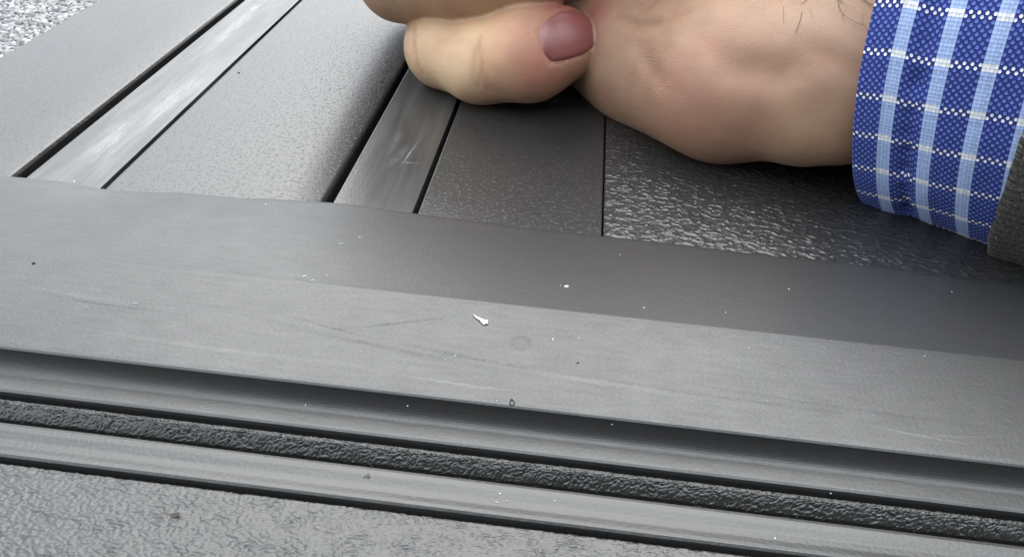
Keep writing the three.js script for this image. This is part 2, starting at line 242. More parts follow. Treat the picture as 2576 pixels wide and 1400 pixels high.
// ---------------------------------------------------------------- the person: a fist on the cover, shirt cuff and jacket sleeve
const person = thing('person', 'fist of a person in a blue checked shirt cuff, resting on the cover', 'person', [40, 0, -140]);
const P0 = new THREE.Vector3(40, 0, -140);
const J = (px, py, D, r) => { const v = sight(px, py, D); return [v.x, v.y, v.z, r]; };
const chain = (...a) => a.slice(1).map((b, i) => [a[i], b]);
const fingers = [
  { k: 3.2, bones: chain(J(1190, -18, 203, 10.5), J(1122, 118, 171, 8.3), J(1212, 150, 165, 8.5), J(1335, 134, 161.5, 9.1), J(1408, 112, 161, 7.6)) },
  { k: 3.2, bones: chain(J(1065, -140, 205, 11), J(1010, -65, 166, 9), J(1185, -70, 160, 9.1), J(1330, -88, 160, 9.5), J(1405, -112, 163, 8.2)) },
  { k: 3.2, bones: chain(J(1010, -330, 203, 11.5), J(905, -265, 160, 9.7), J(1150, -275, 154, 9.6), J(1400, -310, 160, 8.8)) },
  { k: 3.2, bones: chain(J(1040, -520, 200, 11.5), J(930, -465, 160, 9.6), J(1190, -470, 155, 9.2), J(1400, -480, 160, 8.4)) },
  { k: 4, bones: chain(J(1900, -330, 142, 14), J(1620, -500, 138, 11), J(1380, -440, 140, 10), J(1240, -400, 142, 8.5)) },
];
const palm = { k: 9, bones: [
  ...chain(J(1190, -40, 203, 10), J(1660, 140, 165, 14.2), J(1835, 180, 149, 15.0), J(2110, 178, 141, 13.4), J(2500, 235, 133, 14), J(2900, 330, 124, 15)),
  ...chain(J(1010, -330, 205, 12), J(1560, -60, 184, 14), J(1800, -90, 163, 17), J(2130, -60, 147, 17), J(2600, 30, 133, 20), J(2950, 120, 124, 22)),
  ...chain(J(1040, -520, 202, 12), J(1500, -420, 182, 15), J(1800, -330, 158, 20), J(2130, -250, 147, 16), J(2600, -160, 134, 17), J(2950, -120, 124, 18)),
  ...chain(J(1800, 90, 168, 14), J(2060, 100, 161, 16), J(2400, 130, 150, 18)),
] };
const fold = { k: 4, bones: [...chain(J(1570, 0, 172, 7), J(1660, -10, 163, 9), J(1770, -60, 155, 13), J(1900, -190, 148, 18)), ...chain(J(2030, 308, 140.5, 6.8), J(2080, 304, 139, 6.4))] };
function smin(a, b, k) { const h = Math.max(k - Math.abs(a - b), 0) / k; return Math.min(a, b) - h * h * k * 0.25; }
function bone(x, y, z, [a, b]) { const ux = b[0] - a[0], uy = b[1] - a[1], uz = b[2] - a[2], vx = x - a[0], vy = y - a[1], vz = z - a[2]; const t = clamp((ux * vx + uy * vy + uz * vz) / (ux * ux + uy * uy + uz * uz), 0, 1); return Math.hypot(vx - t * ux, vy - t * uy, vz - t * uz) - lerp(a[3], b[3], t); }
const limb = (x, y, z, l) => { let d = 1e9; for (const b of l.bones) d = smin(d, bone(x, y, z, b), l.k); return d; };
let CREASES = [];                                                          // [points, depth, width, reach]
function rough(x, y, z) { let d = smin(limb(x, y, z, palm), limb(x, y, z, fold), 5); for (const f of fingers) d = smin(d, limb(x, y, z, f), 1.1); return d; }
function skin(x, y, z) {
  let d = rough(x, y, z);
  if (d > 6 || d < -6) return d;
  for (const [pts, depth, width] of CREASES) {
    let m = 1e9, tt = 0; for (let i = 1; i < pts.length; i++) { const a = pts[i - 1], b = pts[i], ux = b.x - a.x, uy = b.y - a.y, uz = b.z - a.z, vx = x - a.x, vy = y - a.y, vz = z - a.z, t = clamp((ux * vx + uy * vy + uz * vz) / (ux * ux + uy * uy + uz * uz), 0, 1), q = Math.hypot(vx - t * ux, vy - t * uy, vz - t * uz); if (q < m) { m = q; tt = (i - 1 + t) / (pts.length - 1); } }
    if (m < width * 3) d += depth * Math.exp(-m * m / width / width) * (0.35 + 0.65 * Math.sin(Math.PI * clamp(tt, 0.03, 0.97)));
  }
  return d + 0.10 * n3(x * 0.16, y * 0.16, z * 0.16, 20) + 0.03 * n3(x * 0.6, y * 0.6, z * 0.6, 23);
}
function onSkin(px, py, f = skin) { let D = 90; for (let i = 0; i < 90; i++) { const p = sight(px, py, D), d = f(p.x, p.y, p.z); if (d < 0.01) return p; D += d * 0.8; if (D > 260) break; } return sight(px, py, 165); }
const line = (...a) => a.map(([x, y]) => onSkin(x, y, rough));
const NAIL = [[1357, 78], [1372, 48], [1408, 27], [1446, 21], [1474, 32], [1494, 62], [1500, 95], [1492, 120], [1468, 138], [1425, 150], [1388, 156], [1368, 132]];
CREASES = [
  [line([1043, 60], [1040, 100], [1046, 150], [1062, 185]), 0.45, 0.5], [line([1208, 90], [1208, 140], [1216, 190], [1230, 232]), 0.28, 0.38], [line([1196, 120], [1192, 170], [1200, 215]), 0.12, 0.7],
  [line(...NAIL.slice(0, 5)), 0.35, 0.45], [line(...NAIL.slice(8), NAIL[0]), 0.4, 0.5], [line(...NAIL.slice(4, 9)), 0.2, 0.5],
  [line([1395, 24], [1440, 6], [1488, -4]), 0.35, 0.6],
  [line([1545, 40], [1600, 66], [1660, 62], [1720, 30]), 1.2, 1.0], [line([1600, 110], [1640, 180], [1700, 230]), 0.45, 2.2],
  [line([1760, 80], [1840, 165], [1960, 190], [2060, 150]), 1.0, 3.0], [line([2205, 80], [2225, 170], [2236, 260], [2250, 330]), 0.6, 0.8], [line([2020, 110], [2160, 180], [2235, 215]), 0.35, 1.8], [line([2240, 250], [2290, 300], [2330, 340]), 0.25, 1.2],
  [line([1560, 20], [1620, 20], [1680, -15]), 0.4, 0.8],
];
{ // the skin as one surface: naive surface nets, vertices pulled onto the field
  const h = 0.85, lo = [-75, -5, -249], hi = [128, 100, -68], n = [0, 1, 2].map(i => Math.ceil((hi[i] - lo[i]) / h) + 1), F = new Float32Array(n[0] * n[1] * n[2]);
  const at = (i, j, k) => (k * n[1] + j) * n[0] + i, B = 4;
  F.fill(5);
  for (let k = 0; k < n[2]; k += B) for (let j = 0; j < n[1]; j += B) for (let i = 0; i < n[0]; i += B) {        // skip blocks that the skin does not cross
    const d = rough(lo[0] + (i + 1.5) * h, lo[1] + (j + 1.5) * h, lo[2] + (k + 1.5) * h), far = Math.abs(d) > B * h * 1.1 + 2.5;
    for (let c = k; c < Math.min(k + B, n[2]); c++) for (let b = j; b < Math.min(j + B, n[1]); b++) for (let a = i; a < Math.min(i + B, n[0]); a++) F[at(a, b, c)] = far ? d : skin(lo[0] + a * h, lo[1] + b * h, lo[2] + c * h);
  }
  const id = new Int32Array(F.length).fill(-1), V = [], idx = [];
  for (let k = 0; k < n[2] - 1; k++) for (let j = 0; j < n[1] - 1; j++) for (let i = 0; i < n[0] - 1; i++) {
    let sx = 0, sy = 0, sz = 0, c = 0;
    const e = (a, b) => { const fa = F[at(i + (a & 1), j + (a >> 1 & 1), k + (a >> 2))], fb = F[at(i + (b & 1), j + (b >> 1 & 1), k + (b >> 2))]; if ((fa < 0) === (fb < 0)) return; const t = fa / (fa - fb); sx += lerp(a & 1, b & 1, t); sy += lerp(a >> 1 & 1, b >> 1 & 1, t); sz += lerp(a >> 2, b >> 2, t); c++; };
    for (const [a, b] of [[0, 1], [2, 3], [4, 5], [6, 7], [0, 2], [1, 3], [4, 6], [5, 7], [0, 4], [1, 5], [2, 6], [3, 7]]) e(a, b);
    if (c) { id[at(i, j, k)] = V.length / 3; V.push(lo[0] + (i + sx / c) * h, lo[1] + (j + sy / c) * h, lo[2] + (k + sz / c) * h); }
  }
  const quad = (a, b, c, d, flip) => { if (a < 0 || b < 0 || c < 0 || d < 0) return; flip ? idx.push(a, c, b, a, d, c) : idx.push(a, b, c, a, c, d); };
  for (let k = 1; k < n[2] - 1; k++) for (let j = 1; j < n[1] - 1; j++) for (let i = 1; i < n[0] - 1; i++) {
    const f = F[at(i, j, k)] < 0;
    if (f !== F[at(i + 1, j, k)] < 0) quad(id[at(i, j - 1, k - 1)], id[at(i, j, k - 1)], id[at(i, j, k)], id[at(i, j - 1, k)], !f);
    if (f !== F[at(i, j + 1, k)] < 0) quad(id[at(i - 1, j, k - 1)], id[at(i - 1, j, k)], id[at(i, j, k)], id[at(i, j, k - 1)], !f);
    if (f !== F[at(i, j, k + 1)] < 0) quad(id[at(i - 1, j - 1, k)], id[at(i, j - 1, k)], id[at(i, j, k)], id[at(i - 1, j, k)], !f);
  }
  const N = new Float32Array(V.length), C = new Float32Array(V.length), U = new Float32Array(V.length / 3 * 2);
  // the skin's own colours: pale stretched knuckles, red pressed fingertip, pinker heel of the hand
  const patch = (px, py, r, c, D) => ({ p: D ? sight(px, py, D) : onSkin(px, py), r, c });
  const SKIN = [0.33, 0.20, 0.128];
  const patches = [
    patch(1100, 110, 9, [0.66, 0.46, 0.27]), patch(1190, 120, 8, [0.74, 0.51, 0.28]), patch(1260, 120, 6, [0.62, 0.38, 0.215]), patch(1040, 110, 5, [0.58, 0.37, 0.22]), patch(1115, 180, 8, [0.66, 0.46, 0.28]), patch(1130, 20, 9, [0.348, 0.191, 0.112]),
    patch(1330, 120, 5.5, [0.414, 0.172, 0.112]), patch(1350, 180, 6, [0.370, 0.145, 0.099]), patch(1430, 180, 5, [0.370, 0.178, 0.124]), patch(1420, 20, 5, [0.311, 0.099, 0.074]), patch(1500, 30, 4, [0.281, 0.099, 0.074]), patch(1260, 225, 5, [0.370, 0.198, 0.130]),
    patch(1640, 230, 13, [0.370, 0.211, 0.136]), patch(1740, 290, 10, [0.370, 0.185, 0.124]), patch(1560, 180, 7, [0.370, 0.224, 0.149]), patch(1880, 250, 9, [0.370, 0.205, 0.136]), patch(2010, 330, 6, [0.348, 0.218, 0.136]), patch(2130, 60, 12, [0.311, 0.185, 0.118]),
  ];
  const creaseTint = CREASES.slice(0, 4).concat(CREASES.slice(7));
  for (let q = 0; q < V.length; q += 3) {
    let x = V[q], y = V[q + 1], z = V[q + 2], gx, gy, gz;
    for (let it = 0; it < 3; it++) {
      const e = 0.12, d = skin(x, y, z); gx = skin(x + e, y, z) - skin(x - e, y, z); gy = skin(x, y + e, z) - skin(x, y - e, z); gz = skin(x, y, z + e) - skin(x, y, z - e);
      const l = Math.hypot(gx, gy, gz) || 1; gx /= l; gy /= l; gz /= l;
      if (it < 2) { const s = clamp(d, -0.5, 0.5) * 0.9; x -= gx * s; y -= gy * s; z -= gz * s; }
    }
    V[q] = x; V[q + 1] = y; V[q + 2] = z; N[q] = gx; N[q + 1] = gy; N[q + 2] = gz;
    let c = [...SKIN];
    const warp = 1.6 * n3(x * 0.35, y * 0.35, z * 0.35, 30);
    for (const p of patches) { const d = Math.max(0, Math.hypot(x - p.p.x, y - p.p.y, z - p.p.z) + warp), w = 0.85 * Math.exp(-d * d / p.r / p.r); for (let i = 0; i < 3; i++) c[i] = lerp(c[i], p.c[i], w); }
    for (const [pts] of creaseTint) { let m = 1e9; for (let i = 1; i < pts.length; i++) { const a = pts[i - 1], b = pts[i], ux = b.x - a.x, uy = b.y - a.y, uz = b.z - a.z, vx = x - a.x, vy = y - a.y, vz = z - a.z, t = clamp((ux * vx + uy * vy + uz * vz) / (ux * ux + uy * uy + uz * uz), 0, 1); m = Math.min(m, Math.hypot(vx - t * ux, vy - t * uy, vz - t * uz)); } const w = 0.38 * Math.exp(-m * m / 0.28); c = [lerp(c[0], 0.36, w), lerp(c[1], 0.15, w), lerp(c[2], 0.09, w)]; }
    const a = 1 + 0.12 * n3(x * 0.28, y * 0.28, z * 0.28, 33) + 0.07 * n3(x * 1.1, y * 1.1, z * 1.1, 36), b = 0.10 * n3(x * 0.2, y * 0.2, z * 0.2, 39);
    C[q] = c[0] * a; C[q + 1] = c[1] * a * (1 - b); C[q + 2] = c[2] * a * (1 - b);
    U[q / 3 * 2] = (x - 0.5 * z) * MM; U[q / 3 * 2 + 1] = (y - 0.35 * z) * MM;
  }
  const g = new THREE.BufferGeometry(); g.setAttribute('position', new THREE.Float32BufferAttribute(V, 3)); g.setAttribute('normal', new THREE.BufferAttribute(N, 3)); g.setAttribute('color', new THREE.BufferAttribute(C, 3)); g.setAttribute('uv', new THREE.BufferAttribute(U, 2)); g.setIndex(idx);
  g.translate(-P0.x, -P0.y, -P0.z);
  const skinH = bytes(1024, 1024, (u, v) => { const w = 0.01 * pn(u * 20, v * 20, 20, 20, 101); const a = Math.abs(pn((u + w) * 40, (v + w) * 70, 40, 70, 102)), b = Math.abs(pn((u - w) * 70, (v + w) * 40, 70, 40, 103)); return 0.5 + 0.5 * Math.min(a, b) * 2 + 0.25 * pn(u * 160, v * 160, 160, 160, 104); });
  mesh('hand', g, new THREE.MeshPhysicalMaterial({ vertexColors: true, roughness: 0.52, bumpMap: rep(skinH, 1 / 0.02, 1 / 0.02), bumpScale: 0.0001, sheen: 0.15, sheenRoughness: 0.6, sheenColor: new THREE.Color(0.9, 0.6, 0.45) }), person).userData.label = 'bare fist with the little finger curled in';
  console.log('hand', V.length / 3, idx.length / 3);
}
{ // fingernail: a thin curved plate in its bed
  const A = onSkin(1360, 100, rough), B = onSkin(1497, 88, rough), T = onSkin(1440, 24, rough), K = onSkin(1425, 152, rough);
  const pos = [], idx = [], col = [], R = 22, S = 64, c2 = [1430, 92];
  const outline = a => { // distance from the centre to the outline in that direction
    let best = 60; for (let i = 0; i < NAIL.length; i++) { const p = NAIL[i], q = NAIL[(i + 1) % NAIL.length], dx = Math.cos(a), dy = Math.sin(a), ex = q[0] - p[0], ey = q[1] - p[1], den = dx * ey - dy * ex; if (Math.abs(den) < 1e-6) continue; const t = ((p[0] - c2[0]) * ey - (p[1] - c2[1]) * ex) / den, u = ((p[0] - c2[0]) * dy - (p[1] - c2[1]) * dx) / den; if (t > 0 && u >= 0 && u <= 1) best = t; } return best; };
  const rad = [...Array(S)].map((_, k) => outline(k / S * 2 * Math.PI)), soft = rad.map((_, k) => (rad[(k + S - 1) % S] + 2 * rad[k] + rad[(k + 1) % S]) / 4);
  for (let i = 0; i <= R; i++) for (let k = 0; k < S; k++) {
    const a = k / S * 2 * Math.PI, t = i / R, px = c2[0] + Math.cos(a) * soft[k] * t * 1.02, py = c2[1] + Math.sin(a) * soft[k] * t * 1.02, p = onSkin(px, py, rough);
    const e = 0.3, gx = rough(p.x + e, p.y, p.z) - rough(p.x - e, p.y, p.z), gy = rough(p.x, p.y + e, p.z) - rough(p.x, p.y - e, p.z), gz = rough(p.x, p.y, p.z + e) - rough(p.x, p.y, p.z - e), l = Math.hypot(gx, gy, gz), o = 0.22 - 0.5 * Math.pow(t, 10) + 0.02 * n2(py * 0.16, px * 0.02, 44);
    pos.push(p.x + gx / l * o, p.y + gy / l * o, p.z + gz / l * o);
    const lun = smooth(26, 6, (px - 1358) + 0.15 * (py - 90)) * 0.5, free = smooth(1489, 1497, px - 0.1 * (py - 90)), ridge = 1 + 0.12 * n2(py * 0.12, px * 0.012, 45), pale = 0.35 * smooth(60, 30, Math.hypot(px - 1385, (py - 60) * 1.2));
    let c = [0.22, 0.07, 0.065]; c = c.map((v, q) => lerp(v, [0.32, 0.17, 0.16][q], lun + pale * 0.6)); c = c.map((v, q) => lerp(v, [0.40, 0.27, 0.2][q], free * 0.8)); col.push(c[0] * ridge, c[1] * ridge, c[2] * ridge);
  }
  for (let i = 0; i < R; i++) for (let k = 0; k < S; k++) { const a = i * S + k, b = i * S + (k + 1) % S; idx.push(a, a + S, b, b, a + S, b + S); }
  const g = new THREE.BufferGeometry(); g.setAttribute('position', new THREE.Float32BufferAttribute(pos, 3)); g.setAttribute('color', new THREE.Float32BufferAttribute(col, 3)); g.setIndex(idx); g.computeVertexNormals(); g.translate(-P0.x, -P0.y, -P0.z);
  mesh('fingernail', g, new THREE.MeshPhysicalMaterial({ vertexColors: true, roughness: 0.38, side: THREE.DoubleSide }), person).userData.label = 'reddish nail of the little finger';
}
{ // a few dark hairs on the wrist
  const hm = new THREE.MeshStandardMaterial({ color: new THREE.Color().setRGB(0.05, 0.03, 0.02), roughness: 0.6 });
  const r = rng(31), lines = [[[2108, 0], [2112, 25], [2126, 48], [2170, 68]], [[2172, -4], [2192, 20], [2220, 38]], [[2118, 8], [2108, -2], [2100, -14]], [[2028, -6], [2024, 8], [2014, 12]], [[2160, -10], [2176, 8], [2196, 16]], [[2018, 30], [2010, 60], [2000, 86]], [[2222, -8], [2240, 8], [2268, 14]]];
  for (let i = 0; i < 7; i++) { const x = 1960 + r() * 240, y = -90 + r() * 150, a = 0.6 + r() * 1.2, l = 20 + r() * 30; lines.push([[x, y], [x + Math.cos(a) * l * 0.5 - 3, y + Math.sin(a) * l * 0.5], [x + Math.cos(a) * l + (r() - 0.5) * 14, y + Math.sin(a) * l]]); }
  const gs = lines.map((l, i) => { const pts = l.map(([x, y], k) => { const p = onSkin(x, y, rough); p.y += 0.08 + 0.18 * k * (k < l.length - 1 ? 1 : 0.5); p.z += 0.12; return p; }); return new THREE.TubeGeometry(new THREE.CatmullRomCurve3(pts), 14, i < 7 ? 0.04 : 0.022, 4); });
  const g = mergeGeometries(gs); g.translate(-P0.x, -P0.y, -P0.z); mesh('hair', g, hm, person);
}
// sleeves: tubes of cloth round the arm's axis, with a rolled edge
const ARM = { a: sight(2345, 70, 138), b: sight(2960, 160, 121) };
const armDir = ARM.b.clone().sub(ARM.a).normalize(), armUp = new THREE.Vector3(0, 1, 0).addScaledVector(armDir, -armDir.y).normalize(), armSide = new THREE.Vector3().crossVectors(armDir, armUp);
function sleeve(name, mat, u0, u1, nu, nv, ring, thick) {                   // ring(u, angle) gives [up, side]; the cloth has an inside as well
  const pos = [], uv = [], idx = [], rows = [];
  for (let i = 0; i <= nu; i++) rows.push([lerp(u0, u1, i / nu), 0]);
  for (let i = 1; i <= 5; i++) { const a = i / 5 * Math.PI; rows.unshift([u0 - Math.sin(a) * thick * 0.7, (1 - Math.cos(a)) / 2 * thick]); }
  for (let i = 1; i <= 8; i++) rows.unshift([u0 + i * 3, thick]);
  let arcs = null;
  rows.forEach(([u, inn], i) => {
    let arc = 0, last = null;
    for (let k = 0; k <= nv; k++) {
      const a = k / nv * 2 * Math.PI + 0.6, [up, side] = ring(Math.max(u, u0), a), l = Math.hypot(up, side), q = 1 - inn / l;
      const lean = ring.lean ? ring.lean(a) : 0, p = ARM.a.clone().addScaledVector(armDir, u + lean).addScaledVector(armUp, up * q).addScaledVector(armSide, side * q);
      if (last) arc += Math.hypot(up - last[0], side - last[1]); last = [up, side];
      pos.push(p.x, p.y, p.z); uv.push((u + inn) * MM, arc * MM);
    }
  });
  const n = nv + 1;
  for (let i = 0; i < rows.length - 1; i++) for (let k = 0; k < nv; k++) { const a = i * n + k, b = a + 1; idx.push(a, a + n, b, b, a + n, b + n); }
  const g = new THREE.BufferGeometry(); g.setAttribute('position', new THREE.Float32BufferAttribute(pos, 3)); g.setAttribute('uv', new THREE.Float32BufferAttribute(uv, 2)); g.setIndex(idx); g.computeVertexNormals(); g.translate(-P0.x, -P0.y, -P0.z);
  const m = mesh(name, g, mat, person); mat.side = THREE.DoubleSide; return m;
}
{
  const TH = 12, CH = 4;                                                    // threads in a check, checks in the tile
  const r = rng(9), tu = [...Array(TH * CH)].map(() => 0.85 + 0.3 * r()), tv = [...Array(TH * CH)].map(() => 0.85 + 0.3 * r());
  const over = (u, v) => { const i = Math.floor(u * TH * CH), j = Math.floor(v * TH * CH), fu = u * TH * CH - i - 0.5, fv = v * TH * CH - j - 0.5; return { i, j, fu, fv, top: (i + j) % 2 === 0 }; };
  const weave = bytes(1024, 1024, (u, v) => {                               // u runs along the arm, v round it: light bands run round, thin white lines along
    const { i, j, fu, fv, top } = over(u, v), a = i % TH, b = j % TH, band = a >= 8 && a <= 11, lineW = b >= 10;
    let warp = band && lineW ? [0.86, 0.89, 0.95] : band ? [0.42, 0.55, 0.86] : [0.018, 0.036, 0.23], weft = lineW ? [0.88, 0.90, 0.95] : band ? [0.40, 0.53, 0.86] : [0.13, 0.19, 0.54];
    const edge = top ? Math.min(1, 1.25 - 1.5 * fv * fv * 2) : Math.min(1, 1.25 - 1.5 * fu * fu * 2), w = (top ? tu[i] : tv[j]) * (0.9 + 0.2 * n2(u * 260, v * 260, 50)), spread = Math.hypot(fu, fv);
    const c = top ? warp : (!band && spread > 0.47) ? warp : weft;
    return c.map(x => toS(clamp(x * w * edge, 0, 0.9)));
  }, true);
  const weaveH = bytes(1024, 1024, (u, v) => { const { fu, fv, top } = over(u, v); return 0.5 + 0.5 * (top ? Math.cos(fu * Math.PI) * (0.4 + 0.6 * Math.cos(fv * Math.PI)) : Math.cos(fv * Math.PI) * (0.4 + 0.6 * Math.cos(fu * Math.PI))) * 0.9; });
  const su = 6.1 * CH * MM, sv = 6.9 * CH * MM;
  const m = new THREE.MeshPhysicalMaterial({ map: rep(weave, 1 / su, 1 / sv), bumpMap: rep(weaveH, 1 / su, 1 / sv), bumpScale: 0.00012, roughness: 0.9, sheen: 0.25, sheenRoughness: 0.5, sheenColor: new THREE.Color(0.6, 0.7, 1) });
  m.map.offset.set(0.03, 0.1); m.bumpMap.offset.set(0.03, 0.1);
  const ring = (u, a) => {
    const c = Math.cos(a), s = Math.sin(a), dent = -1.4 * Math.exp(-Math.pow((u - 7.6) / 1.0, 2)) * (0.7 + 1.3 * n2(a * 11, 3, 60)) + 0.35 * Math.exp(-Math.pow((u - 4) / 2.5, 2)), w = 0.8 * n2(a * 1.3 + 5, u * 0.05, 61) + 0.5 * n2(a * 2.5, u * 0.12, 62) + 0.12 * n2(a * 10, u * 0.5, 63);
    const R = 1 + (dent + w) / 30, flare = 1 + 0.0012 * u; return [c * 37 * R * flare * (c < 0 ? 0.93 + 0.0012 * u : 1), s * 27.5 * R * flare];
  };
  ring.lean = a => 0.4 - 1.8 * Math.cos(a) - 4.2 * Math.sin(a);
  sleeve('shirt_cuff', m, 0, 64, 90, 220, ring, 1.1).userData.label = 'blue shirt cuff checked with pale bands and thin white lines';
  const cloth = bytes(1024, 1024, (u, v) => { const a = pn(u * 100, v * 220, 100, 220, 70), b = pn(u * 256, v * 256, 256, 256, 71), rib = 0.5 + 0.5 * Math.cos(v * 2 * Math.PI * 40); let k = 0.055 * (0.6 + 0.5 * rib + 0.9 * a + 0.8 * b); if (b + 0.5 * a > 0.42) k += 0.16; return [toS(k * 1.1), toS(k * 1.0), toS(k * 0.86)]; }, true);
  const jm = new THREE.MeshPhysicalMaterial({ map: rep(cloth, 1 / 0.06, 1 / 0.06), bumpMap: rep(fineH, 1 / 0.03, 1 / 0.03), bumpScale: 0.0003, roughness: 0.95, sheen: 0.3, sheenRoughness: 0.6, sheenColor: new THREE.Color(0.5, 0.45, 0.4) });
  const jring = (u, a) => { const c = Math.cos(a), s = Math.sin(a), w = 1.2 * n2(a * 1.1 + 2, u * 0.03, 73) + 0.4 * n2(a * 5, u * 0.2, 74) + 0.18 * n2(a * 30, u * 1.1, 75), t = smooth(30, 130, u); return [c * (39.5 + 9 * t + w), s * (30.5 + 12 * t + w)]; };
  jring.lean = a => 0.6 * n2(a * 6, 1, 76) - 2.0 * Math.sin(a);
  sleeve('jacket_sleeve', jm, 22.6, 215, 90, 200, jring, 2.2).userData.label = 'dark brown-grey woven jacket sleeve';
}

{ // the wearer's jacket and trousers, behind the lens: they keep the sky's light off what faces them
  const E2 = ARM.a.clone().addScaledVector(armDir, 195), el = [E2.x, E2.y, E2.z];
  const jacket = { k: 60, bones: [[[...el, 46], [el[0] + 60, el[1] + 18, el[2] + 55, 60]], [[el[0] + 60, el[1] + 18, el[2] + 55, 60], [265, 262, 262, 78]], [[265, 262, 262, 78], [-150, 262, 330, 78]], [[225, 250, 290, 95], [190, -330, 330, 125]], [[60, 260, 300, 105], [60, -340, 335, 135]], [[-110, 250, 320, 95], [-70, -330, 335, 125]], [[-150, 262, 330, 78], [-235, -10, 330, 58]], [[-235, -10, 330, 58], [-150, -120, 190, 48]]] };
  const trousers = { k: 40, bones: [[[170, -330, 330, 105], [180, -700, 320, 78]], [[180, -700, 320, 78], [185, -1180, 345, 60]], [[-50, -330, 335, 105], [-60, -700, 330, 78]], [[-60, -700, 330, 78], [-70, -1180, 350, 60]]] };
  function net(l, lo, hi, h) {
    const n = [0, 1, 2].map(i => Math.ceil((hi[i] - lo[i]) / h) + 1), at = (i, j, k) => (k * n[1] + j) * n[0] + i, F = new Float32Array(n[0] * n[1] * n[2]), id = new Int32Array(F.length).fill(-1), V = [], idx = [];
    for (let k = 0; k < n[2]; k++) for (let j = 0; j < n[1]; j++) for (let i = 0; i < n[0]; i++) { const x = lo[0] + i * h, y = lo[1] + j * h, z = lo[2] + k * h; F[at(i, j, k)] = limb(x, y, z, l) + 5 * n3(x * 0.012, y * 0.012, z * 0.012, 140); }
    for (let k = 0; k < n[2] - 1; k++) for (let j = 0; j < n[1] - 1; j++) for (let i = 0; i < n[0] - 1; i++) {
      let sx = 0, sy = 0, sz = 0, c = 0;
      for (const [a, b] of [[0, 1], [2, 3], [4, 5], [6, 7], [0, 2], [1, 3], [4, 6], [5, 7], [0, 4], [1, 5], [2, 6], [3, 7]]) { const fa = F[at(i + (a & 1), j + (a >> 1 & 1), k + (a >> 2))], fb = F[at(i + (b & 1), j + (b >> 1 & 1), k + (b >> 2))]; if ((fa < 0) === (fb < 0)) continue; const t = fa / (fa - fb); sx += lerp(a & 1, b & 1, t); sy += lerp(a >> 1 & 1, b >> 1 & 1, t); sz += lerp(a >> 2, b >> 2, t); c++; }
      if (c) { id[at(i, j, k)] = V.length / 3; V.push(lo[0] + (i + sx / c) * h, lo[1] + (j + sy / c) * h, lo[2] + (k + sz / c) * h); }
    }
    const quad = (a, b, c, d, flip) => { if (a < 0 || b < 0 || c < 0 || d < 0) return; flip ? idx.push(a, c, b, a, d, c) : idx.push(a, b, c, a, c, d); };
    for (let k = 1; k < n[2] - 1; k++) for (let j = 1; j < n[1] - 1; j++) for (let i = 1; i < n[0] - 1; i++) {
      const f = F[at(i, j, k)] < 0;
      if (f !== F[at(i + 1, j, k)] < 0) quad(id[at(i, j - 1, k - 1)], id[at(i, j, k - 1)], id[at(i, j, k)], id[at(i, j - 1, k)], !f);
      if (f !== F[at(i, j + 1, k)] < 0) quad(id[at(i - 1, j, k - 1)], id[at(i - 1, j, k)], id[at(i, j, k)], id[at(i, j, k - 1)], !f);
      if (f !== F[at(i, j, k + 1)] < 0) quad(id[at(i - 1, j - 1, k)], id[at(i, j - 1, k)], id[at(i, j, k)], id[at(i - 1, j, k)], !f);
    }
    const g = new THREE.BufferGeometry(); g.setAttribute('position', new THREE.Float32BufferAttribute(V, 3)); g.setIndex(idx); g.computeVertexNormals(); g.translate(-P0.x, -P0.y, -P0.z); return g;
  }
  mesh('jacket', net(jacket, [-330, -500, -160], [460, 380, 500], 13), new THREE.MeshStandardMaterial({ color: new THREE.Color().setRGB(0.05, 0.045, 0.038), roughness: 0.95 }), person);
  mesh('trousers', net(trousers, [-200, -1260, 190], [320, -200, 480], 14), new THREE.MeshStandardMaterial({ color: new THREE.Color().setRGB(0.03, 0.032, 0.04), roughness: 0.95 }), person);
}
